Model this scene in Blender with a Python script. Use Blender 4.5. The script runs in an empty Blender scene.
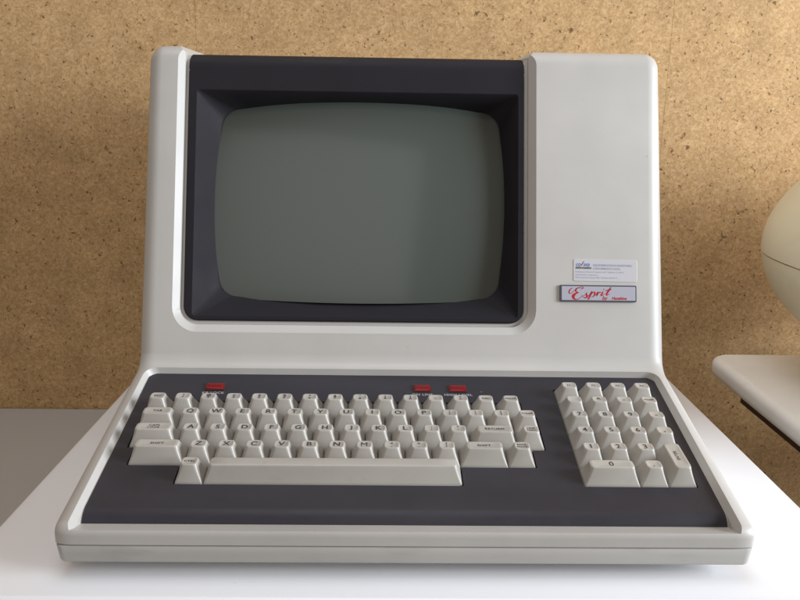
import bpy, bmesh, math, random
from mathutils import Vector, Matrix

# ------------------------------------------------------------------ camera, world, lamps, exposure
S = 0.001                      # the scene is written in millimetres
scene = bpy.context.scene
col = scene.collection
R = math.radians

PITCH, YAW, ROLL, FPX = R(13.942), R(1.120), R(0.903), 781.745
cam_d = bpy.data.cameras.new('camera')
cam = bpy.data.objects.new('camera', cam_d)
col.objects.link(cam)
F = Vector((math.sin(YAW)*math.cos(PITCH), math.cos(YAW)*math.cos(PITCH), -math.sin(PITCH)))
r0 = Vector((math.cos(YAW), -math.sin(YAW), 0)); u0 = r0.cross(F)
rr = r0*math.cos(ROLL) + u0*math.sin(ROLL); uu = -r0*math.sin(ROLL) + u0*math.cos(ROLL)
M = Matrix.Identity(4)
for i in range(3):
    M[i][0] = rr[i]; M[i][1] = uu[i]; M[i][2] = -F[i]
M.translation = Vector((-15.506, -443.65, 256.476))*S
cam.matrix_world = M
cam_d.sensor_width = 36.0
cam_d.lens = 36.0*FPX/800.0
cam_d.clip_start = 0.01; cam_d.clip_end = 50
scene.camera = cam

world = bpy.data.worlds.new('World'); scene.world = world
world.use_nodes = True
bg = world.node_tree.nodes['Background']
bg.inputs['Color'].default_value = (1.0, 0.80, 0.60, 1)
bg.inputs['Strength'].default_value = 0.24

def area_lamp(name, loc, target, sx, sy, power, colour, spread=180):
    d = bpy.data.lights.new(name, 'AREA'); d.shape = 'RECTANGLE'
    d.size = sx*S; d.size_y = sy*S; d.energy = power; d.color = colour
    d.spread = R(spread)
    o = bpy.data.objects.new(name, d); col.objects.link(o)
    o.location = Vector(loc)*S
    o.rotation_euler = (Vector(target)-Vector(loc)).to_track_quat('-Z', 'Y').to_euler()
    return o
area_lamp('window_light', (2000, -500, 640), (0, 200, 100), 1100, 900, 78, (0.86, 0.93, 1.0))
area_lamp('rear_fill_light', (-650, -2300, 1250), (-60, 250, 250), 2500, 2300, 12.5, (0.97, 0.99, 1.0))  # added fill lamp behind the camera, also reflected in the screen glass
area_lamp('ceiling_light', (-100, 150, 1700), (0, 250, 0), 900, 900, 10, (0.90, 0.94, 1.0))

scene.view_settings.view_transform = 'Standard'
scene.view_settings.look = 'None'
scene.view_settings.exposure = 0.0
scene.view_settings.gamma = 1.0
scene.render.engine = 'CYCLES'
scene.cycles.use_denoising = True

# ------------------------------------------------------------------ materials
def mat(name, base, rough=0.5, coat=0.0, spec=0.5, noise=None, bump=None, speck=None, coords='Object', metal=0.0, trans=0.0):
    """noise=(scale, amount) mottles the colour, bump=(scale, strength, distance)"""
    m = bpy.data.materials.new(name); m.use_nodes = True
    nt = m.node_tree; b = nt.nodes['Principled BSDF']
    b.inputs['Base Color'].default_value = (*base, 1)
    b.inputs['Roughness'].default_value = rough
    b.inputs['Coat Weight'].default_value = coat
    b.inputs['Coat Roughness'].default_value = 0.06
    b.inputs['Specular IOR Level'].default_value = spec
    b.inputs['Metallic'].default_value = metal
    b.inputs['Transmission Weight'].default_value = trans
    tc = nt.nodes.new('ShaderNodeTexCoord')
    out = tc.outputs[coords]
    if noise:
        n = nt.nodes.new('ShaderNodeTexNoise'); n.inputs['Scale'].default_value = noise[0]
        n.inputs['Detail'].default_value = 6; n.inputs['Roughness'].default_value = 0.65
        nt.links.new(out, n.inputs['Vector'])
        r = nt.nodes.new('ShaderNodeMapRange')
        r.inputs['From Min'].default_value = 0.3; r.inputs['From Max'].default_value = 0.7
        r.inputs['To Min'].default_value = 1-noise[1]; r.inputs['To Max'].default_value = 1+noise[1]
        nt.links.new(n.outputs['Fac'], r.inputs['Value'])
        mx = nt.nodes.new('ShaderNodeVectorMath'); mx.operation = 'SCALE'
        mx.inputs[0].default_value = base
        nt.links.new(r.outputs[0], mx.inputs['Scale'])
        nt.links.new(mx.outputs[0], b.inputs['Base Color'])
        rg = nt.nodes.new('ShaderNodeMapRange')
        rg.inputs['From Min'].default_value = 0.3; rg.inputs['From Max'].default_value = 0.7
        rg.inputs['To Min'].default_value = rough*0.85; rg.inputs['To Max'].default_value = min(1, rough*1.15)
        nt.links.new(n.outputs['Fac'], rg.inputs['Value']); nt.links.new(rg.outputs[0], b.inputs['Roughness'])
    if bump:
        n2 = nt.nodes.new('ShaderNodeTexNoise'); n2.inputs['Scale'].default_value = bump[0]
        n2.inputs['Detail'].default_value = 3
        nt.links.new(out, n2.inputs['Vector'])
        bp = nt.nodes.new('ShaderNodeBump'); bp.inputs['Strength'].default_value = bump[1]
        bp.inputs['Distance'].default_value = bump[2]
        nt.links.new(n2.outputs['Fac'], bp.inputs['Height']); nt.links.new(bp.outputs[0], b.inputs['Normal'])
    return m

M_HOUSE = mat('cream_plastic', (0.475, 0.455, 0.430), 0.42, noise=(9, 0.04), bump=(1400, 0.12, 0.0003))
M_BASE = mat('cream_base_plastic', (0.42, 0.405, 0.38), 0.45, noise=(9, 0.04), bump=(1400, 0.12, 0.0003))
M_KEY = mat('key_plastic', (0.41, 0.386, 0.350), 0.34, noise=(45, 0.03), bump=(2500, 0.06, 0.0002))
M_INK = mat('legend_ink', (0.03, 0.028, 0.027), 0.5)
M_WHITEINK = mat('white_print', (0.40, 0.40, 0.43), 0.5)
M_BEZ = mat('dark_bezel_plastic', (0.0185, 0.0168, 0.0205), 0.6, spec=0.13, noise=(30, 0.08), bump=(1500, 0.15, 0.0003))
M_PANEL = mat('keyboard_panel_plastic', (0.0265, 0.0245, 0.031), 0.5, spec=0.3, noise=(24, 0.12), bump=(1500, 0.15, 0.0003))
M_WELL = mat('key_well', (0.012, 0.011, 0.013), 0.6)
M_GLASS = mat('crt_glass', (0.050, 0.062, 0.055), 0.35, coat=1.0)
M_GLASS.node_tree.nodes['Principled BSDF'].inputs['Coat Roughness'].default_value = 0.14
M_LED = mat('red_lens', (0.18, 0.001, 0.003), 0.35, spec=0.25)
M_LEDFRAME = mat('lens_bezel', (0.06, 0.015, 0.015), 0.45, spec=0.3)
M_BADGE = mat('badge_silver', (0.43, 0.43, 0.50), 0.38, metal=0.25)
M_BADGERIM = mat('badge_rim', (0.07, 0.07, 0.09), 0.35)
M_RED = mat('red_print', (0.40, 0.004, 0.015), 0.45)
M_BLUE = mat('blue_print', (0.10, 0.20, 0.50), 0.5)
M_PALEBLUE = mat('pale_blue_print', (0.33, 0.34, 0.47), 0.5)
M_GREYPRINT = mat('grey_print', (0.12, 0.12, 0.13), 0.5)
M_STICK = mat('sticker_plastic', (0.52, 0.51, 0.53), 0.3)
M_RUBBER = mat('rubber', (0.02, 0.02, 0.02), 0.8)
M_WHITE = mat('white_laminate', (0.80, 0.80, 0.825), 0.33, noise=(3.5, 0.015), bump=(500, 0.04, 0.0003))
M_GREYTOP = mat('grey_laminate', (0.42, 0.40, 0.375), 0.5, noise=(250, 0.03))
M_CREAMTOP = mat('cream_laminate', (0.88, 0.865, 0.83), 0.4, noise=(14, 0.04), bump=(500, 0.05, 0.0003))
M_BROWN = mat('brown_board', (0.07, 0.035, 0.02), 0.6)
M_STEEL = mat('grey_steel', (0.25, 0.25, 0.26), 0.4, metal=0.6)
M_BEIGE = mat('beige_monitor_plastic', (0.70, 0.64, 0.47), 0.42, noise=(8, 0.03), bump=(1400, 0.12, 0.0003))
M_SEAM = mat('seam_shadow_plastic', (0.30, 0.26, 0.17), 0.6)
M_FLOOR = mat('floor_vinyl', (0.20, 0.18, 0.16), 0.5, noise=(20, 0.1))

def cork_material():
    m = bpy.data.materials.new('cork'); m.use_nodes = True
    nt = m.node_tree; N = nt.nodes.new; L = nt.links.new
    b = nt.nodes['Principled BSDF']
    tc = N('ShaderNodeTexCoord')
    # slight warp so that the granules are not regular cells
    wn = N('ShaderNodeTexNoise'); wn.inputs['Scale'].default_value = 160; wn.inputs['Detail'].default_value = 3
    L(tc.outputs['Object'], wn.inputs['Vector'])
    ws = N('ShaderNodeVectorMath'); ws.operation = 'SCALE'; ws.inputs['Scale'].default_value = 0.006
    L(wn.outputs['Color'], ws.inputs[0])
    wa = N('ShaderNodeVectorMath'); wa.operation = 'ADD'
    L(tc.outputs['Object'], wa.inputs[0]); L(ws.outputs[0], wa.inputs[1])
    def vor(scale, feature='F1'):
        v = N('ShaderNodeTexVoronoi'); v.inputs['Scale'].default_value = scale; v.feature = feature
        L(wa.outputs[0], v.inputs['Vector']); return v
    v1 = vor(240); v2 = vor(480)
    def ramp(fac, stops):
        r = N('ShaderNodeValToRGB'); e = r.color_ramp.elements
        e[0].position, e[0].color = stops[0][0], (*stops[0][1], 1)
        e[1].position, e[1].color = stops[-1][0], (*stops[-1][1], 1)
        for p, c in stops[1:-1]:
            x = e.new(p); x.color = (*c, 1)
        L(fac, r.inputs['Fac']); return r
    sep1 = N('ShaderNodeSeparateColor'); L(v1.outputs['Color'], sep1.inputs[0])
    sep2 = N('ShaderNodeSeparateColor'); L(v2.outputs['Color'], sep2.inputs[0])
    c1 = ramp(sep1.outputs[0], [(0.0, (0.40, 0.24, 0.105)), (0.35, (0.45, 0.28, 0.125)), (0.7, (0.51, 0.33, 0.16)), (1.0, (0.58, 0.39, 0.205))])
    c2 = ramp(sep2.outputs[1], [(0.0, (0.35, 0.20, 0.085)), (0.5, (0.48, 0.305, 0.14)), (1.0, (0.62, 0.42, 0.23))])
    mx = N('ShaderNodeMix'); mx.data_type = 'RGBA'; mx.inputs['Factor'].default_value = 0.5
    L(c1.outputs[0], mx.inputs['A']); L(c2.outputs[0], mx.inputs['B'])
    # broad mottling
    bn = N('ShaderNodeTexNoise'); bn.inputs['Scale'].default_value = 26; bn.inputs['Detail'].default_value = 5
    L(tc.outputs['Object'], bn.inputs['Vector'])
    br = N('ShaderNodeMapRange'); br.inputs['From Min'].default_value = 0.3; br.inputs['From Max'].default_value = 0.7
    br.inputs['To Min'].default_value = 0.90; br.inputs['To Max'].default_value = 1.10
    L(bn.outputs['Fac'], br.inputs['Value'])
    sc = N('ShaderNodeVectorMath'); sc.operation = 'SCALE'
    L(mx.outputs['Result'], sc.inputs[0]); L(br.outputs[0], sc.inputs['Scale'])
    # dark bark flecks: a thin slice of noise, and a few small cells
    fn = N('ShaderNodeTexNoise'); fn.inputs['Scale'].default_value = 210; fn.inputs['Detail'].default_value = 2
    fn.inputs['Roughness'].default_value = 0.6
    L(wa.outputs[0], fn.inputs['Vector'])
    fr = N('ShaderNodeMapRange'); fr.inputs['From Min'].default_value = 0.635; fr.inputs['From Max'].default_value = 0.71
    L(fn.outputs['Fac'], fr.inputs['Value'])
    gn = N('ShaderNodeTexNoise'); gn.inputs['Scale'].default_value = 75; gn.inputs['Detail'].default_value = 3
    L(wa.outputs[0], gn.inputs['Vector'])
    gr = N('ShaderNodeMapRange'); gr.inputs['From Min'].default_value = 0.70; gr.inputs['From Max'].default_value = 0.75
    L(gn.outputs['Fac'], gr.inputs['Value'])
    sm = N('ShaderNodeMath'); sm.operation = 'MAXIMUM'; L(fr.outputs[0], sm.inputs[0]); L(gr.outputs[0], sm.inputs[1])
    sm2 = N('ShaderNodeMath'); sm2.operation = 'MULTIPLY'; sm2.inputs[1].default_value = 0.8; L(sm.outputs[0], sm2.inputs[0])
    m2 = N('ShaderNodeMix'); m2.data_type = 'RGBA'
    L(sm2.outputs[0], m2.inputs['Factor']); L(sc.outputs[0], m2.inputs['A']); m2.inputs['B'].default_value = (0.09, 0.04, 0.015, 1)
    L(m2.outputs['Result'], b.inputs['Base Color'])
    b.inputs['Roughness'].default_value = 0.75; b.inputs['Specular IOR Level'].default_value = 0.3
    bp = N('ShaderNodeBump'); bp.inputs['Strength'].default_value = 0.25; bp.inputs['Distance'].default_value = 0.0008
    L(fn.outputs['Fac'], bp.inputs['Height']); L(bp.outputs[0], b.inputs['Normal'])
    return m
M_CORK = cork_material()

def add_scale(m, build):
    """multiply the base colour of m by the value build(nt) returns"""
    nt = m.node_tree; b = nt.nodes['Principled BSDF']; inp = b.inputs['Base Color']
    v = nt.nodes.new('ShaderNodeVectorMath'); v.operation = 'SCALE'
    if inp.links:
        src = inp.links[0].from_socket; nt.links.new(src, v.inputs[0])
    else: v.inputs[0].default_value = inp.default_value[:3]
    nt.links.new(build(nt), v.inputs['Scale']); nt.links.new(v.outputs[0], inp)
def per_object(lo, hi):
    def f(nt):
        o = nt.nodes.new('ShaderNodeObjectInfo'); r = nt.nodes.new('ShaderNodeMapRange')
        r.inputs['To Min'].default_value = lo; r.inputs['To Max'].default_value = hi
        nt.links.new(o.outputs['Random'], r.inputs['Value']); return r.outputs[0]
    return f
def wear(scale, a, b_, lo, stretch=(1, 1, 1), detail=4):
    """darker marks where a noise rises above a threshold"""
    def f(nt):
        tc = nt.nodes.new('ShaderNodeTexCoord'); mp = nt.nodes.new('ShaderNodeMapping'); mp.inputs['Scale'].default_value = stretch
        n = nt.nodes.new('ShaderNodeTexNoise'); n.inputs['Scale'].default_value = scale; n.inputs['Detail'].default_value = detail
        r = nt.nodes.new('ShaderNodeMapRange')
        r.inputs['From Min'].default_value = a; r.inputs['From Max'].default_value = b_
        r.inputs['To Min'].default_value = 1; r.inputs['To Max'].default_value = lo
        nt.links.new(tc.outputs['Object'], mp.inputs[0]); nt.links.new(mp.outputs[0], n.inputs['Vector'])
        nt.links.new(n.outputs['Fac'], r.inputs['Value']); return r.outputs[0]
    return f
add_scale(M_KEY, per_object(0.95, 1.05)); add_scale(M_KEY, wear(120, .60, .80, .93))
add_scale(M_HOUSE, wear(30, .45, .85, .955)); add_scale(M_HOUSE, wear(150, .735, .77, .82))
add_scale(M_BASE, wear(70, .56, .78, .84, (0.3, 1, 1)))
add_scale(M_CREAMTOP, wear(60, .715, .74, .6)); add_scale(M_BEIGE, wear(30, .55, .8, .9))
add_scale(M_PANEL, wear(25, .45, .75, 1.28, (0.35, 1, 1))); add_scale(M_WHITE, wear(90, .75, .78, .88))

# ------------------------------------------------------------------ helpers
def link_mesh(name, bm, m, parent=None, loc=None, smooth=35, scale=True):
    bmesh.ops.recalc_face_normals(bm, faces=bm.faces)
    if scale: bmesh.ops.scale(bm, vec=(S, S, S), verts=bm.verts)
    me = bpy.data.meshes.new(name); finish(bm, smooth); bm.to_mesh(me); bm.free()
    for mm in (m if isinstance(m, (list, tuple)) else [m]): me.materials.append(mm)
    o = bpy.data.objects.new(name, me); col.objects.link(o)
    if parent: o.parent = parent
    if loc: o.location = Vector(loc)*S
    return o
def finish(bm, smooth):
    for f in bm.faces: f.smooth = True
    lim = R(smooth)
    for e in bm.edges:
        e.smooth = not (len(e.link_faces) == 2 and e.calc_face_angle(0) > lim)
def empty(name, loc, label, cat, group=None):
    o = bpy.data.objects.new(name, None); col.objects.link(o); o.location = Vector(loc)*S
    tag(o, label, cat, group); return o
def tag(o, label=None, cat=None, group=None, kind=None):
    if label: o['label'] = label
    if cat: o['category'] = cat
    if group: o['group'] = group
    if kind: o['kind'] = kind
    return o
def add_box(bm, x0, x1, y0, y1, z0, z1):
    v = [bm.verts.new(p) for p in ((x0,y0,z0),(x1,y0,z0),(x1,y1,z0),(x0,y1,z0),(x0,y0,z1),(x1,y0,z1),(x1,y1,z1),(x0,y1,z1))]
    for f in ((0,3,2,1),(4,5,6,7),(0,1,5,4),(1,2,6,5),(2,3,7,6),(3,0,4,7)): bm.faces.new([v[i] for i in f])
def loft(bm, rings, cap0=True, cap1=True, close=True):
    vr = [[bm.verts.new(p) for p in r] for r in rings]
    n = len(vr[0])
    for a, b in zip(vr, vr[1:]):
        for i in range(n if close else n-1):
            j = (i+1) % n
            bm.faces.new((a[i], a[j], b[j], b[i]))
    if cap0: bm.faces.new(vr[0][::-1])
    if cap1: bm.faces.new(vr[-1])
    return vr
def rrect(x0, x1, y0, y1, rad, n=5):
    """rounded rectangle; rad = (x0y0, x1y0, x1y1, x0y1)"""
    if not isinstance(rad, (list, tuple)): rad = (rad,)*4
    out = []
    for (cx, cy, sx, sy, a0), r in zip(((x0,y0,1,1,180),(x1,y0,-1,1,270),(x1,y1,-1,-1,0),(x0,y1,1,-1,90)), rad):
        for k in range(n+1):
            a = R(a0 + 90*k/n)
            out.append((cx+sx*r + r*math.cos(a), cy+sy*r + r*math.sin(a)))
    return out
def fillet(pts, rads, n=8):
    """open or closed 2D polygon with every corner rounded by its own radius"""
    out = []; m = len(pts)
    for i, (p, r) in enumerate(zip(pts, rads)):
        p = Vector(p); a = Vector(pts[i-1]); b = Vector(pts[(i+1) % m])
        if r <= 0: out.append(tuple(p)); continue
        u = (a-p).normalized(); v = (b-p).normalized()
        ang = u.angle(v); t = r/math.tan(ang/2)
        c = p + (u+v).normalized()*(r/math.sin(ang/2))
        p0 = p+u*t-c; p1 = p+v*t-c
        a0 = math.atan2(p0.y, p0.x); a1 = math.atan2(p1.y, p1.x)
        d = (a1-a0+math.pi) % (2*math.pi) - math.pi
        for k in range(n+1):
            w = a0+d*k/n; out.append((c.x+r*math.cos(w), c.y+r*math.sin(w)))
    return out
def boolean(o, cutter_bm):
    me = bpy.data.meshes.new('cut')
    bmesh.ops.recalc_face_normals(cutter_bm, faces=cutter_bm.faces)
    if cutter_bm.calc_volume(signed=True) < 0: bmesh.ops.reverse_faces(cutter_bm, faces=cutter_bm.faces)
    bmesh.ops.scale(cutter_bm, vec=(S, S, S), verts=cutter_bm.verts)
    cutter_bm.to_mesh(me); cutter_bm.free()
    c = bpy.data.objects.new('cut', me); col.objects.link(c); c.parent = o.parent
    md = o.modifiers.new('b', 'BOOLEAN'); md.operation = 'DIFFERENCE'; md.solver = 'EXACT'; md.object = c
    bpy.context.view_layer.update()
    new = bpy.data.meshes.new_from_object(o.evaluated_get(bpy.context.evaluated_depsgraph_get()))
    o.modifiers.clear(); o.data = new
    bpy.data.objects.remove(c); bpy.data.meshes.remove(me)
def resharpen(o, ang=35, bevel=0.0):
    bm = bmesh.new(); bm.from_mesh(o.data)
    bmesh.ops.remove_doubles(bm, verts=bm.verts, dist=2e-6)
    bmesh.ops.dissolve_degenerate(bm, dist=2e-6, edges=bm.edges)
    finish(bm, ang); bm.to_mesh(o.data); bm.free()
    if bevel:
        md = o.modifiers.new('edge', 'BEVEL'); md.width = bevel*S; md.segments = 3
        md.limit_method = 'ANGLE'; md.angle_limit = R(38); md.harden_normals = False; md.use_clamp_overlap = True

_font_cache = {}
def text_verts(s, size, align='CENTER', shear=0.0, spacing=1.0, bold=0.0, line=1.0):
    """text as a flat mesh (mm), centred on the origin"""
    key = (s, size, align, shear, spacing, bold, line)
    if key not in _font_cache:
        cu = bpy.data.curves.new('t', 'FONT'); cu.body = s; cu.size = size*S; cu.align_x = align; cu.align_y = 'CENTER'
        cu.shear = shear; cu.space_character = spacing; cu.offset = bold*S; cu.resolution_u = 3; cu.space_line = line
        o = bpy.data.objects.new('t', cu); col.objects.link(o); bpy.context.view_layer.update()
        me = bpy.data.meshes.new_from_object(o.evaluated_get(bpy.context.evaluated_depsgraph_get()))
        vs = [tuple(v.co/S) for v in me.vertices]; fs = [tuple(p.vertices) for p in me.polygons]
        bpy.data.objects.remove(o); bpy.data.curves.remove(cu); bpy.data.meshes.remove(me)
        _font_cache[key] = (vs, fs)
    return _font_cache[key]
def add_text(bm, s, size, fn=lambda x, y: (x, y, 0), mi=0, **kw):
    vs, fs = text_verts(s, size, **kw)
    v = [bm.verts.new(fn(a[0], a[1])) for a in vs]
    for f in fs:
        try: bm.faces.new([v[i] for i in f]).material_index = mi
        except ValueError: pass
def text_obj(name, bm, m, parent):
    bmesh.ops.scale(bm, vec=(S, S, S), verts=bm.verts)
    me = bpy.data.meshes.new(name); bm.to_mesh(me); bm.free()
    for mm in (m if isinstance(m, (list, tuple)) else [m]): me.materials.append(mm)
    o = bpy.data.objects.new(name, me); col.objects.link(o)
    if parent: o.parent = parent
    return o

# ------------------------------------------------------------------ the setting
TZ = -32.4                               # top of the white desk
bm = bmesh.new()
for x0, x1 in ((-2658, -2058.3), (-2058, -1458.3), (-1458, -858.3), (-858, -258.3), (-258, 345.7), (346, 945), (945.3, 1545), (1545.3, 2145)):
    b0 = len(bm.verts); add_box(bm, x0, x1, 600, 612, -760, 1500)
link_mesh('cork_wall', bm, M_CORK)['kind'] = 'structure'
bm = bmesh.new(); add_box(bm, -2500, 3000, 612.5, 660, -760, 2000)
link_mesh('wall', bm, M_BROWN)['kind'] = 'structure'
bm = bmesh.new(); add_box(bm, -2500, 3000, -2500, 700, -800, -760.5)
link_mesh('floor', bm, M_FLOOR)['kind'] = 'structure'

def table(name, x0, x1, y0, y1, ztop, thick, rad, edge, m, label, legs, apron=None):
    t = empty(name, ((x0+x1)/2, (y0+y1)/2, -760), label, 'table')
    ox, oy, oz = (x0+x1)/2, (y0+y1)/2, -760
    def L(p): return [(a[0]-ox, a[1]-oy, z-oz) for a, z in p]
    rings = []
    k = 5
    prof = [(edge*(1-math.sin(R(90*i/k))), ztop-thick+edge*(1-math.cos(R(90*i/k)))) for i in range(k+1)]
    prof += [(edge*(1-math.cos(R(90*i/k))), ztop-edge*(1-math.sin(R(90*i/k)))) for i in range(k+1)]
    prof = [(d, z) for i, (d, z) in enumerate(prof)]
    for d, z in prof:
        rings.append([(a[0]-ox, a[1]-oy, z-oz) for a in rrect(x0+d, x1-d, y0+d, y1-d, max(rad-d, 1), 10)])
    bm = bmesh.new(); loft(bm, rings); link_mesh('tabletop', bm, m, t)
    if apron:
        bm = bmesh.new(); i = apron
        add_box(bm, x0+i-ox, x1-i-ox, y0+i-oy, y1-i-oy, ztop-thick-28-oz, ztop-thick-0.3-oz); link_mesh('apron', bm, M_BROWN, t)
    low = ztop-thick-(28.5 if apron else 0.3)
    for lx in (x0+legs, x1-legs):
        for ly in (y0+legs, y1-legs):
            bm = bmesh.new()
            bmesh.ops.create_cone(bm, cap_ends=True, segments=20, radius1=14, radius2=14, depth=low+760)
            bmesh.ops.translate(bm, verts=bm.verts, vec=(lx-ox, ly-oy, (low+760)/2))
            link_mesh('leg', bm, M_STEEL, t)
    return t
table('white_desk', -284, 300, -31, 585, TZ, 22, 14, 3.5, M_WHITE, 'glossy white desk that the computer terminal stands on', 70)
table('side_table', 380, 1120, -330, 469, TZ, 24, 26, 9, M_CREAMTOP, 'cream table with rounded corner and scuffed edge under the beige monitor', 110, apron=34)
table('low_table', -1200, -240, -200, 598, -165.5, 20, 6, 2, M_GREYTOP, 'dull grey table on the left behind and below the white desk', 60)

# ------------------------------------------------------------------ computer terminal
term = empty('computer_terminal', (0, 200, TZ), 'cream desktop computer terminal with dark screen bezel and built-in keyboard', 'computer terminal')
OX, OY, OZ = 0, 200, TZ
def T(p): return (p[0]-OX, p[1]-OY, p[2]-OZ)
W2 = 218.2
SL, LEAN = R(13.819), R(16.862)
def deck(x, s, n):     # keyboard plane coordinates -> world
    return (x, s*math.cos(SL)-n*math.sin(SL), s*math.sin(SL)+n*math.cos(SL))
HY, HZ = 172.2, 46.5
def scr(x, v, d):      # screen plane coordinates, d = depth into the housing
    return (x, HY + v*math.sin(LEAN) + d*math.cos(LEAN), HZ + v*math.cos(LEAN) - d*math.sin(LEAN))
NR = 5.2               # height of the rim above the key panel
def yz(p): return (p[1], p[2])
# where the deck line and the screen line meet
sd = Vector(yz(scr(0, 0, 0))); dv = Vector((math.sin(LEAN), math.cos(LEAN)))
dk = Vector(yz(deck(0, 0, NR))); du = Vector((math.cos(SL), math.sin(SL)))
det = du.x*(-dv.y) + du.y*dv.x
w = sd-dk; t_ = (w.x*(-dv.y)+w.y*dv.x)/det
hinge = dk+du*t_
FY = -9.5              # front face
front_top = dk + du*((FY-dk.x)/du.x)
VT = 268.5
top = Vector(yz(scr(0, VT, 0)))
BACK = 470
prof = [(FY+0.0, -9.0), tuple(front_top), tuple(hinge), tuple(top), (top.x+230, top.y-6), (BACK, 120), (BACK, -9.0)]
prof = fillet(prof, [0, 8.5, 15, 16, 40, 40, 0], 10)
def inset_profile(pr, dlist, flat=False):
    out = []; n = len(pr)
    for i in range(n):
        a = Vector(pr[i-1]); p = Vector(pr[i]); b = Vector(pr[(i+1) % n])
        e1 = (p-a); e2 = (b-p)
        if e1.length < 1e-6 or e2.length < 1e-6: out.append(tuple(p)); continue
        e1.normalize(); e2.normalize()
        n1 = Vector((e1.y, -e1.x)); n2 = Vector((e2.y, -e2.x))   # interior is on the right (profile runs clockwise)
        nn = (n1+n2); nn = nn/max(nn.length_squared, 1e-9)*2
        q = p + nn*dlist[i]
        if flat and i in (0, n-1): q = Vector((p.x + (dlist[i] if i == 0 else -dlist[i]), p.y))
        out.append((q.x, q.y))
    return out
def shell(pr, rad_fn, half, nseg=7):
    """extrude a YZ profile between x=-half and half with rounded side edges"""
    rings = []
    rad = [rad_fn(p) for p in pr]; rm = max(rad)
    xs = []
    for k in range(nseg+1):
        a = R(90*k/nseg)
        xs.append((-half + rm*(1-math.sin(a)), 1-math.cos(a)))
    for x, f in reversed(xs):
        rings.append([(x,)+q for q in inset_profile(pr, [r*f for r in rad], True)])
    for x, f in xs:
        rings.append([(-x,)+q for q in inset_profile(pr, [r*f for r in rad], True)])
    return rings
def smoothstep(a, b, x):
    x = min(1, max(0, (x-a)/(b-a))); return x*x*(3-2*x)
def rad_house(p):
    y, z = p
    if z < -8.5 and y < 100: return 3.5
    r = 3.5 + 2.5*smoothstep(0, 60, y)
    r += 7.0*smoothstep(60, 240, z)
    return r
bm = bmesh.new()
rings = shell(prof, rad_house, W2)
rings = [[T(p) for p in r] for r in rings]
loft(bm, rings)
house = link_mesh('housing', bm, M_HOUSE, term)

def local(rings): return [[T(p) for p in r] for r in rings]
BX0, BX1, BV0 = -184.0, 101.3, 36.8     # dark bezel outline on the front
def ushape(x0, x1, v0, rad, d, vtop=330): return [scr(x, v, d) for x, v in rrect(x0, x1, v0, vtop, (rad, rad, 2, 2), 8)]
# slot: 45 degree bevel, then a straight wall round the dark bezel
bm = bmesh.new()
loft(bm, local([ushape(BX0-13.4, BX1+15.4, BV0-16, 26, -5), ushape(BX0-7.9, BX1+9.4, BV0-9.6, 21, 0.0), ushape(BX0-3.0, BX1+3.4, BV0-3.2, 15, 5.0), ushape(BX0-2.6, BX1+3.0, BV0-2.8, 14.5, 8)]))
boolean(house, bm)
# the same slot carried over the top
bm = bmesh.new()
def topring(dx, z): return [(x, y, z) for x, y in ((BX0-dx, 215), (BX1+dx, 215), (BX1+dx, 600), (BX0-dx, 600))]
zt = top.y
loft(bm, local([topring(2.8, zt-8.0), topring(3.2, zt-5.0), topring(8.6, zt), topring(21.5, zt+12)]))
boolean(house, bm)
# clear the corner behind the rolled-over band of the bezel
bm = bmesh.new()
add_box(bm, *[v for v in (BX0+0.6-OX, BX1-0.6-OX, 215-OY, 330-OY, zt-34-OZ, zt+12-OZ)])
boolean(house, bm)
# cavity for the picture tube
bm = bmesh.new()
cr = lambda d: [scr(x, v, d) for x, v in rrect(BX0+3, BX1-3, BV0+3, 240, 6, 4)]
loft(bm, local([cr(5.6), cr(70)]))
boolean(house, bm)
# recess for the key panel; it follows the curve at the front
PX = 207.0
SB = 171.0
def front_curve(n0):
    """panel surface height n0 below the rim, from the back to the front, as (y, z)"""
    R_ = 13.0
    pts = []
    a = Vector(yz(deck(0, 15, n0)))
    c = a + Vector((math.sin(SL), -math.cos(SL)))*R_
    for k in range(11):
        w = SL + (R(65)-SL)*k/10
        pts.append((c.x - R_*math.sin(w), c.y + R_*math.cos(w)))
    return pts
fc = front_curve(0)
# rounded rear corners come from a separate outline, so build this cutter as plan-view prism ∩ profile: two booleans on a block
bm = bmesh.new()
plan_lo = rrect(-PX, PX, -60, SB, (1, 1, 9, 9), 8)
plan_hi = rrect(-PX-12, PX+12, -60, SB+4, (1, 1, 13, 13), 8)
def plan_ring(pl, n): return [deck(x, s, n) for x, s in pl]
loft(bm, local([plan_ring(plan_lo, -40), plan_ring(plan_lo, 0), plan_ring(plan_hi, 20)]))
bmesh.ops.scale(bm, vec=(S, S, S), verts=bm.verts); bmesh.ops.recalc_face_normals(bm, faces=bm.faces)
me = bpy.data.meshes.new('cutblock'); bm.to_mesh(me); bm.free()
cb = bpy.data.objects.new('cutblock', me); col.objects.link(cb)
FE = fc[-1]
below = [yz(deck(0, 400, 0)), yz(deck(0, 20, 0))] + fc + [(FE[0]-75, FE[1]+75*0.27), (FE[0]-75, -200), (400, -200)]
bm = bmesh.new()
loft(bm, local([[(x,)+p for p in below] for x in (-400, 400)]))
boolean(cb, bm)
bm = bmesh.new(); bm.from_mesh(cb.data); bmesh.ops.scale(bm, vec=(1/S,)*3, verts=bm.verts)
bpy.data.objects.remove(cb)
boolean(house, bm)
U = 19.19; RP = 19.05; KX = -187.3; KP = 130.2
def rowS(k): return 122.9 - 19.05*k
bm = bmesh.new()
xa, xb, sa, sb = KX-U*0.5-6, KP+3.5*U+5, rowS(4)-RP/2-5, rowS(-1)+RP/2+4
loft(bm, local([[deck(x, s, n) for x, s in ((xa, sa), (xb, sa), (xb, sb), (xa, sb))] for n in (-7.5, 2)]))
boolean(house, bm)
resharpen(house, 32, 0.4)

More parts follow.
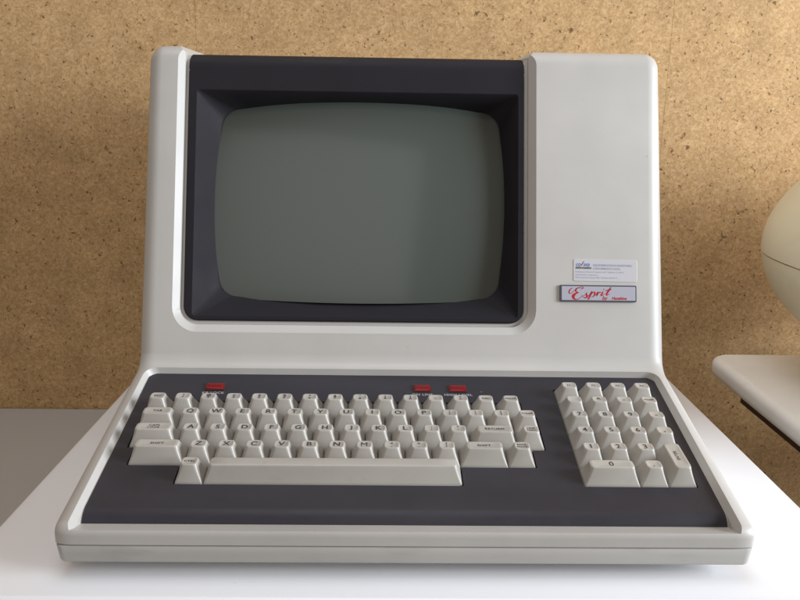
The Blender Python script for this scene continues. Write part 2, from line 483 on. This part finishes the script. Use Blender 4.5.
# ---- lower base shell with the seam
bm = bmesh.new()
ZB, ZS = -22.3, -9.9
bp = lambda z, i: [(x, y, z) for x, y in rrect(-W2+i, W2-i, FY+i, BACK-i, 5, 6)]
loft(bm, local([bp(ZB, 2.6), bp(ZB+0.6, 1.6), bp(ZB+1.8, 1.1), bp(ZS-0.5, 0.15), bp(ZS-0.1, 0.6), bp(ZS, 1.8), bp(ZS+0.88, 1.8)]))
base = link_mesh('base', bm, M_BASE, term, smooth=60)
for fx in (-150, 150):
    for fy in (60, 400):
        bm = bmesh.new()
        bmesh.ops.create_cone(bm, cap_ends=True, segments=24, radius1=12, radius2=13, depth=ZB-TZ)
        bmesh.ops.translate(bm, verts=bm.verts, vec=T((fx, fy, (ZB+TZ)/2)))
        link_mesh('foot', bm, M_RUBBER, term)

# ---- screen bezel (dark) with sloping recess walls
bm = bmesh.new()
GX0, GX1, GV0, GV1 = -163.0, 86.5, 54.5, 226.5
def barrel(x0, x1, v0, v1, rad, bx, bv, n):
    """rounded rect with gently bulging sides; n points per corner + sides resampled to match"""
    cx, cv, hx, hv = (x0+x1)/2, (v0+v1)/2, (x1-x0)/2, (v1-v0)/2
    pts = dense(x0, x1, v0, v1, rad, n)
    out = []
    for x, v in pts:
        a, b = (x-cx)/hx, (v-cv)/hv
        out.append((x - bx*a*(b*b), v - bv*b*(a*a)))
    return out
def dense(x0, x1, v0, v1, rad, n=6, m=14):
    base = rrect(x0, x1, v0, v1, rad, n); out = []
    L = n+1
    for c in range(4):
        seg = base[c*L:(c+1)*L]; out += seg
        a = seg[-1]; b = base[((c+1)*L) % len(base)]
        for k in range(1, m): out.append((a[0]+(b[0]-a[0])*k/m, a[1]+(b[1]-a[1])*k/m))
    return out
BD = 5.0                                  # bezel face depth
VB = VT-5.0                               # top of bezel before the curve
ringA = [scr(x, v, 14) for x, v in dense(BX0, BX1, BV0, 249, (12, 12, .5, .5))]
ringB = [scr(x, v, BD+1.2) for x, v in dense(BX0, BX1, BV0, 249, (12, 12, .5, .5))]
ringC = [scr(x, v, BD) for x, v in dense(BX0+1.2, BX1-1.2, BV0+1.2, 249-0.01, (11, 11, .5, .5))]
RX0, RX1, RV0, RV1 = -176.8, 96.4, 40.5, 232.6
ringD = [scr(x, v, BD) for x, v in dense(RX0, RX1, RV0, RV1, 3)]
ringD2 = [scr(x, v, BD+1.0) for x, v in dense(RX0+.9, RX1-.9, RV0+.9, RV1-.9, 3)]
ringE = [scr(x, v, 27) for x, v in barrel(GX0, GX1, GV0, GV1, 13, 4.5, 5, 6)]
ringF = [scr(x, v, 34) for x, v in barrel(GX0-1, GX1+1, GV0-1, GV1+1, 13, 4.5, 5, 6)]
loft(bm, local([ringA, ringB, ringC, ringD, ringD2, ringE, ringF]), cap0=False, cap1=False)
# the band that rolls over the top edge
tb = Vector(yz(scr(0, VT-5.5, BD)))
band = fillet([yz(scr(0, 248.95, BD)), tuple(tb), (tb.x+225, tb.y), (tb.x+225, tb.y-10), yz(scr(0, 248.95, 14))], [0, 14, 0, 0, 0], 10)
loft(bm, local([[(x,)+p for p in (band if i in (1, 2) else inset_profile(band, [1.2]*len(band)))] for i, x in enumerate((BX0, BX0+1.2, BX1-1.2, BX1))]))
bezel = link_mesh('screen_bezel', bm, M_BEZ, term, smooth=32)
# glass
bm = bmesh.new()
cx, cv = (GX0+GX1)/2, (GV0+GV1)/2
outl = barrel(GX0-1.5, GX1+1.5, GV0-1.5, GV1+1.5, 13, 4.5, 5, 6)
rings = []
for k in range(15):
    f = 1-k/15
    r = []
    for x, v in outl:
        X, V = (x-cx)*f, (v-cv)*f
        d = 13 + 19*((X/126)**2*0.62 + (V/88)**2*0.38)
        r.append(scr(cx+X, cv+V, d))
    rings.append(r)
loft(bm, local(rings), cap0=False, cap1=True)
glass = link_mesh('screen', bm, M_GLASS, term, smooth=80)

# ---- key panel with a sunken well
bm = bmesh.new()
psurf = [yz(deck(0, SB-0.6, 0))] + fc
G = 0.35
up_pts = [(y + G*math.sin(0), z + 0.35) for y, z in psurf]
lo_pts = [(y+1.5, z-7) for y, z in psurf][::-1]
loft(bm, local([[(x,)+p for p in up_pts+lo_pts] for x in (-PX+0.5, PX-0.5)]))
panel = link_mesh('keyboard_panel', bm, [M_PANEL, M_WELL], term)
def well(cells, grow=0.9):
    for (c0, c1, r0, r1, x0) in cells:
        b = bmesh.new()
        xa = x0+(c0-0.5)*U-grow+0.4; xb = x0+(c1-0.5)*U+grow-0.4
        sa = rowS(r1)-RP/2-grow+0.4; sb = rowS(r0)+RP/2+grow-0.4
        loft(b, local([[deck(x, s, n) for x, s in ((xa, sa), (xb, sa), (xb, sb), (xa, sb))] for n in (-4.5, 6)]))
        boolean(panel, b)
well([(0, 15, 0, 0, KX), (0, 15.5, 1, 1, KX), (-0.02, 15.5, 2, 2, KX), (0.25, 15, 3, 3, KX), (2.15, 12.25, 4, 4, KX), (0, 4, -1, 4, KP)])
resharpen(panel, 32)

# ---- keys
KH = 11.6
FIN, BIN = 5.2, 3.6      # how far the top sits behind the skirt's front and in front of its back
def key_geo(wu, du_=1.0, dish=0.75, topin=3.95):
    bw, bd = wu*U-0.45, du_*RP-0.8
    return dict(bw=bw/2, bd=bd/2, dish=dish, topin=topin)
def tilt(g, y):
    return -0.13*(y-(FIN-BIN)/2)*min(1.0, 9.0/g['bd'])
def top_z(g, x, y):
    hx = g['bw']-g['topin']; y0 = -g['bd']+FIN; y1 = g['bd']-BIN
    cy = (y0+y1)/2; hy = (y1-y0)/2
    s = min(1.0, ((abs(x)/hx)**4 + (abs(y-cy)/hy)**4)**0.25)
    return KH - g['dish']*(1-s*s) + tilt(g, y)
def key_mesh(g):
    bm = bmesh.new(); rings = []
    def ring(f, z, rad, shrink=0.0):
        # f: 0 at the skirt, 1 at the top; the walls flare outwards near the skirt
        e = 1-(1-f)**1.35
        hx = g['bw']-g['topin']*e - shrink
        y0 = -g['bd'] + FIN*f**0.95 + shrink; y1 = g['bd'] - BIN*e - shrink
        return [(x, y, z + max(0, f)**2*tilt(g, y)) for x, y in rrect(-hx, hx, y0, y1, rad, 5)]
    rings.append(ring(0, -4, 0.7))
    for k in range(7):
        f = k/6*0.95
        rings.append(ring(f, -0.5+f*(KH+0.2)*1.0, 0.8+1.7*f))
    rings.append(ring(0.985, KH-0.28, 2.5, 0.12)); rings.append(ring(1, KH-0.05, 2.4, 0.55))
    hx = g['bw']-g['topin']; y0 = -g['bd']+FIN; y1 = g['bd']-BIN; cy = (y0+y1)/2
    outer = rings[-1]
    hx2 = hx
    for sfac in (0.86, 0.7, 0.5, 0.25):
        rings.append([(x*sfac, cy+(y-cy)*sfac, top_z(g, x*sfac, cy+(y-cy)*sfac)) for x, y, z in outer])
    loft(bm, rings)
    bmesh.ops.scale(bm, vec=(S, S, S), verts=bm.verts); bmesh.ops.recalc_face_normals(bm, faces=bm.faces)
    me = bpy.data.meshes.new('key'); finish(bm, 50); bm.to_mesh(me); bm.free(); me.materials.append(M_KEY)
    return me
mesh_cache = {}
rng = random.Random(4)
def place_key(cx, cs, wu, legend=None, du_=1.0, dish=0.75, size=5.0, rot=0, label=None, dy=0.2, two=False):
    k = (wu, du_, dish)
    if k not in mesh_cache: g = key_geo(wu, du_, dish); mesh_cache[k] = (g, key_mesh(g))
    g, me = mesh_cache[k]
    o = bpy.data.objects.new('key', me); col.objects.link(o); o.parent = term
    p = Vector(T(deck(cx, cs, 0)))*S
    o.matrix_local = Matrix.Translation(p) @ Matrix.Rotation(SL, 4, 'X') @ Matrix.Rotation(R(rng.uniform(-.35, .35)), 4, 'Z') @ Matrix.Rotation(R(rng.uniform(-.3, .3)), 4, 'X')
    if label: o['label'] = label
    if legend:
        cy = (FIN-BIN)/2 + dy
        def fn(x, y):
            if rot: x, y = -y, x
            y = y+cy
            return (x, y, top_z(g, x, y)+0.13)
        b = bmesh.new()
        for s, sz, ox_, oy_ in legend:
            add_text(b, s, sz, lambda x, y: fn(x+ox_, y+oy_), spacing=(1.15 if len(s) > 1 else 1), bold=(0.0 if s in 'M[]{}#' else 0.10 if len(s) == 1 else 0.06))
        text_obj('lettering', b, M_INK, o)
def big(c): return [(c, 6.7, 0, 0)]
def pair(a, b): return [(a, 3.6, 0, 1.65), (b, 3.6, 0, -1.5)]
def word(s, sz=3.3): return [(s, sz, 0, 0)]
def words(a, b, sz=2.6): return [(a, sz, 0, 1.45), (b, sz, 0, -1.35)]
row0 = [word('ESC', 3.0)] + [pair(a, b) for a, b in zip('!@#$%^&*()', '1234567890')] + [pair('_', '-'), pair('+', '='), word('DEL', 3.0), word('BREAK', 2.5)]
for i, lg in enumerate(row0): place_key(KX+i*U, rowS(0), 1, lg)
place_key(KX+0.25*U, rowS(1), 1.5, word('TAB'))
for i, ch in enumerate('QWERTYUIOP'): place_key(KX+(1.5+i)*U, rowS(1), 1, big(ch))
for i, lg in enumerate([pair('{', '['), pair('}', ']'), pair('|', '\\')]): place_key(KX+(11.5+i)*U, rowS(1), 1, lg)
place_key(KX+14.5*U, rowS(1), 1, word('CLEAR', 2.6))
place_key(KX+0.375*U, rowS(2), 1.75, words('CAPS', 'LOCK', 3.0))
for i, ch in enumerate('ASDFGHJKL'): place_key(KX+(1.75+i)*U, rowS(2), 1, big(ch))
place_key(KX+10.75*U, rowS(2), 1, pair(':', ';')); place_key(KX+11.75*U, rowS(2), 1, pair('"', "'"))
place_key(KX+13.125*U, rowS(2), 1.75, word('RETURN', 3.4)); place_key(KX+14.5*U, rowS(2), 1, words('LINE', 'FEED'))
place_key(KX+0.75*U, rowS(3), 2, word('SHIFT', 3.4))
for i, ch in enumerate('ZXCVBNM'): place_key(KX+(2.25+i)*U, rowS(3), 1, big(ch))
for i, lg in enumerate([pair('<', ','), pair('>', '.'), pair('?', '/')]): place_key(KX+(9.25+i)*U, rowS(3), 1, lg)
place_key(KX+12.625*U, rowS(3), 1.75, word('SHIFT', 3.4)); place_key(KX+14.0*U, rowS(3), 1, words('BACK', 'SPACE', 2.3))
place_key(KX+2.15*U, rowS(4), 1, word('CTRL', 2.8))
place_key(KX+(2.65+11.75)/2*U-0.5*0, rowS(4), 9.1, None, dish=-0.35, label='long blank space bar')
padr = [[word('F1', 2.8), word('F2', 2.8), word('F3', 2.8), word('F4', 2.8)], [None, big('^'), big('-'), word('HOME', 2.4)],
        [big('7'), big('8'), big('9'), big('-')], [big('4'), big('5'), big('6'), big(',')]]
for r_, row in enumerate(padr):
    for c, lg in enumerate(row): place_key(KP+c*U, rowS(r_-1), 1, lg)
for c, ch in enumerate('123'): place_key(KP+c*U, rowS(3), 1, big(ch))
place_key(KP+0.5*U, rowS(4), 2, big('0')); place_key(KP+2*U, rowS(4), 1, big('.'))
place_key(KP+3*U, (rowS(3)+rowS(4))/2, 1, word('ENTER', 3.2), du_=2.0, rot=1)

# ---- indicator lamps and their small white print
for i, (xa, xb) in enumerate(((-157.3, -143.2), (8.4, 21.2), (36.6, 49.8))):
    bm = bmesh.new()
    f = lambda a, b, c, d, n: [deck(x, s, n) for x, s in rrect(a, b, c, d, 0.8, 4)]
    s0, s1 = 147.6, 155.6
    loft(bm, local([f(xa-.8, xb+.8, s0-.8, s1+.8, 0.0), f(xa-.8, xb+.8, s0-.8, s1+.8, 0.9), f(xa-.3, xb+.3, s0-.3, s1+.3, 1.0)]))
    fr = link_mesh('indicator_lamp', bm, M_LEDFRAME, term)
    bm = bmesh.new()
    loft(bm, local([f(xa, xb, s0, s1, 0.9), f(xa, xb, s0, s1, 1.5), f(xa+.5, xb-.5, s0+.5, s1-.5, 1.8), f(xa+3, xb-3, s0+3, s1-3, 1.95)]))
    ln = link_mesh('lens', bm, M_LED); ln.parent = fr
for s, x, y in (('KB LOCK', -150.3, 143.2), ('ON LINE', 14.8, 143.2), ('HIGH LEVEL', 43.3, 143.2), ("'", 62.0, 146.6)):
    bm = bmesh.new()
    add_text(bm, s, 3.9, lambda a, b, x=x, y=y: T(deck(a+x, b+y, 0.55)), spacing=1.1, bold=0.06)
    text_obj('caption', bm, M_WHITEINK, term)

# ---- maker's badge
def plate(name, x0, x1, v0, v1, d0, d1, rad, m, rot=0, parent=term):
    bm = bmesh.new(); cx_, cv_ = (x0+x1)/2, (v0+v1)/2
    def rg(i, d):
        out = []
        for x, v in rrect(x0+i, x1-i, v0+i, v1-i, max(rad-i, .2), 5):
            a = x-cx_; b = v-cv_
            out.append(T(scr(cx_+a*math.cos(rot)-b*math.sin(rot), cv_+a*math.sin(rot)+b*math.cos(rot), d)))
        return out
    loft(bm, [rg(0, d0), rg(0, d1+0.25), rg(0.3, d1)])
    return link_mesh(name, bm, m, parent)
BR = 0.0
badge = plate('badge', 130.3, 194.6, 55.6, 69.6, 0.1, -1.9, 1.2, M_BADGERIM)
plate('badge_face', 131.5, 193.6, 56.7, 68.6, -1.7, -2.05, 0.8, M_BADGE, parent=badge)
def stroke(bm, pts, w0, w1=None, nib=0.0, d=-2.15, ox=0, ov=0, sc=1.0):
    """calligraphic ribbon: Catmull-Rom through pts [(x, v, w)]"""
    P = [pts[0]]+list(pts)+[pts[-1]]; out = []
    for i in range(1, len(P)-2):
        a, b, c, e = P[i-1:i+3]
        for k in range(8):
            t = k/8
            out.append(tuple(0.5*((2*b[j]) + (-a[j]+c[j])*t + (2*a[j]-5*b[j]+4*c[j]-e[j])*t*t + (-a[j]+3*b[j]-3*c[j]+e[j])*t**3) for j in range(3)))
    out.append(tuple(pts[-1])); L_, R_ = [], []
    for i, p in enumerate(out):
        a = out[max(0, i-1)]; b = out[min(len(out)-1, i+1)]
        dx, dv_ = b[0]-a[0], b[1]-a[1]; l = math.hypot(dx, dv_) or 1
        nx, nv = -dv_/l, dx/l; w_ = max(0.12, p[2])*w0/2
        L_.append(bm.verts.new(T(scr(ox+(p[0]+nx*w_)*sc, ov+(p[1]+nv*w_)*sc, d))))
        R_.append(bm.verts.new(T(scr(ox+(p[0]-nx*w_)*sc, ov+(p[1]-nv*w_)*sc, d))))
    for i in range(len(out)-1): bm.faces.new((L_[i], R_[i], R_[i+1], L_[i+1]))
bm = bmesh.new()
ST = dict(w0=1.3, ox=131.5, ov=56.7)
# the capital E: entry flourish, upper bowl, lower bowl, foot
stroke(bm, [(9.2, 10.2, .3), (7.6, 9.3, .6), (6.4, 7.4, .8), (6.5, 5.8, .5), (8.2, 6.0, .3), (11.0, 8.2, .3), (14.5, 10.6, .35), (17.0, 11.3, .4), (18.1, 10.8, .6), (17.6, 9.8, .5), (16.0, 9.5, .4)], **ST)
stroke(bm, [(15.6, 10.6, .4), (13.2, 10.2, .6), (11.9, 8.6, 1.0), (12.6, 7.0, .8), (14.4, 6.4, .35), (12.3, 5.9, .9), (10.2, 4.2, 1.9), (9.9, 2.4, 1.7), (11.4, .9, .8), (14.0, 1.1, .4), (16.5, 2.9, .3), (17.4, 4.6, .3)], **ST)
stroke(bm, [(17.2, 3.2, .3), (19.6, 4.6, .3), (21.2, 6.5, .4), (20.8, 5.2, .9), (21.4, 3.6, 1.2), (20.6, 2.4, .8), (19.0, 2.3, .5), (18.6, 3.1, .6)], **ST)            # s
stroke(bm, [(21.2, 3.0, .3), (23.6, 5.0, .3), (25.4, 7.2, .6)], **ST)
stroke(bm, [(25.6, 7.8, .6), (24.4, 5.2, 1.1), (23.2, 2.6, 1.1), (22.2, .7, .7)], **ST)                                       # p
stroke(bm, [(24.0, 4.2, .3), (26.2, 6.6, .6), (27.8, 6.7, 1.0), (27.8, 5.0, .9), (26.4, 3.2, .5), (25.0, 3.0, .4)], **ST)
stroke(bm, [(26.6, 3.3, .3), (29.0, 5.2, .3), (30.2, 7.0, .5), (30.6, 6.4, .9), (29.6, 4.4, .9), (29.2, 3.8, .6)], **ST)      # r
stroke(bm, [(29.6, 4.6, .4), (31.2, 6.4, .5), (32.8, 7.0, .9)], **ST)
stroke(bm, [(34.8, 7.6, .7), (33.8, 5.6, 1.0), (33.3, 4.4, .9), (34.2, 4.2, .4), (36.2, 5.8, .3)], **ST)                      # i
stroke(bm, [(35.3, 9.2, 1.0), (35.8, 9.5, 1.0)], **ST)
stroke(bm, [(41.6, 11.3, .6), (39.4, 8.2, 1.1), (37.8, 5.6, 1.1), (37.9, 4.6, .7), (39.2, 5.0, .3), (40.4, 6.0, .3)], **ST)   # t
stroke(bm, [(36.9, 8.4, .5), (41.8, 9.4, .6)], **ST)
add_text(bm, 'by', 4.3, lambda a, b: T(scr(131.5+36.0+a, 56.7+2.0+b, -2.15)), shear=0.3, bold=0.09)
add_text(bm, 'Hazeltine', 3.3, lambda a, b: T(scr(131.5+48.2+a, 56.7+1.9+b, -2.15)), shear=0.3, bold=0.10, spacing=1.0)
o = text_obj('badge_lettering', bm, M_RED, badge)

# ---- dealer's sticker
RS = R(-0.6)
stk = plate('sticker', 141.8, 195.6, 72.6, 91.4, 0.1, -0.35, 1.4, M_STICK, rot=RS)
def SK(a, b, x, v):
    X, V = a+x-168.7, b+v-82.0
    return T(scr(168.7+X*math.cos(RS)-V*math.sin(RS), 82.0+X*math.sin(RS)+V*math.cos(RS), -0.5))
bm = bmesh.new()
def stext(s, size, x, v, mi, **kw): add_text(bm, s, size, lambda a, b: SK(a, b, x, v), mi=mi, align='LEFT', **kw)
stext('co', 4.4, 143.8, 86.9, 0, shear=.2, bold=.08); stext('/', 5.0, 148.3, 87.3, 1, shear=.3, bold=.15); stext('asa', 4.4, 150.2, 86.9, 0, shear=.2, bold=.08)
stext('informatica', 2.9, 143.6, 84.1, 2, shear=.3, bold=.14)
stext('EQUIPAMENTOS DE ESCRITORIO', 2.35, 158.5, 86.3, 3, bold=.03, spacing=.93)
stext('E INFORMATICA S.A.R.L.', 2.35, 158.5, 83.5, 3, bold=.03, spacing=.93)
stext('Assistencia: Rua do Comercio 24  Telefone 21 36 94', 1.9, 143.6, 80.6, 3); stext('manutencao e reparacao', 1.9, 143.6, 78.2, 3)
stext('Filial: Avenida Central 108  Telefone 43 52 17', 1.9, 143.6, 75.8, 3)
text_obj('sticker_print', bm, [M_BLUE, M_RED, M_GREYPRINT, M_PALEBLUE], stk)

# ------------------------------------------------------------------ beige monitor at the right
mon = empty('monitor', (620, 330, TZ), 'beige rounded monitor cut off by the right edge of the picture', 'monitor')
def sup(cxx, cyy, czz, a, b, c, zlo, zhi, e=2.0, nu=72, nv=22):
    """slice of a super-ellipsoid between two heights, capped"""
    rings = []
    for i in range(nv+1):
        z = zlo+(zhi-zlo)*(0.5-0.5*math.cos(math.pi*i/nv))
        k = max(1e-4, 1-abs(z/c)**e)**(1/e)
        rings.append([(cxx+a*k*math.copysign(abs(math.cos(w))**.85, math.cos(w)), cyy+b*k*math.copysign(abs(math.sin(w))**.85, math.sin(w)), czz+z) for w in [2*math.pi*j/nu for j in range(nu)]])
    return rings
MZ = 147.0
bm = bmesh.new(); loft(bm, sup(0, 0, MZ, 230, 190, 138, -135, -9)); link_mesh('lower_housing', bm, M_BEIGE, mon, smooth=40)
bm = bmesh.new(); loft(bm, sup(0, 0, MZ, 230.8, 190.8, 140, -7.6, 138)); link_mesh('upper_housing', bm, M_BEIGE, mon, smooth=40)
bm = bmesh.new(); loft(bm, sup(0, 0, MZ, 228.5, 188.5, 138, -10, -7, nv=3)); link_mesh('seam', bm, M_SEAM, mon)
bm = bmesh.new()
loft(bm, [[(r*math.cos(2*math.pi*j/48), r*math.sin(2*math.pi*j/48), z) for j in range(48)] for r, z in ((110, 0.2), (110, 8), (100, 14), (70, 20), (70, 40))])
link_mesh('stand', bm, M_BEIGE, mon)
bm = bmesh.new()
loft(bm, [[(x, -212+d, MZ+v) for x, v in rrect(-130+i, 130-i, -80+i, 80-i, 16, 6)] for i, d in ((-8, 90), (-8, 0), (0, -4), (10, 8))], cap1=False)
link_mesh('screen_frame', bm, M_BEIGE, mon)
bm = bmesh.new()
loft(bm, [[(x*k, -204-8*(1-k*k), MZ+v*k) for x, v in rrect(-121, 121, -71, 71, 16, 6)] for k in (1, .8, .6, .4, .2)], cap0=False)
link_mesh('screen', bm, M_GLASS, mon, smooth=60)
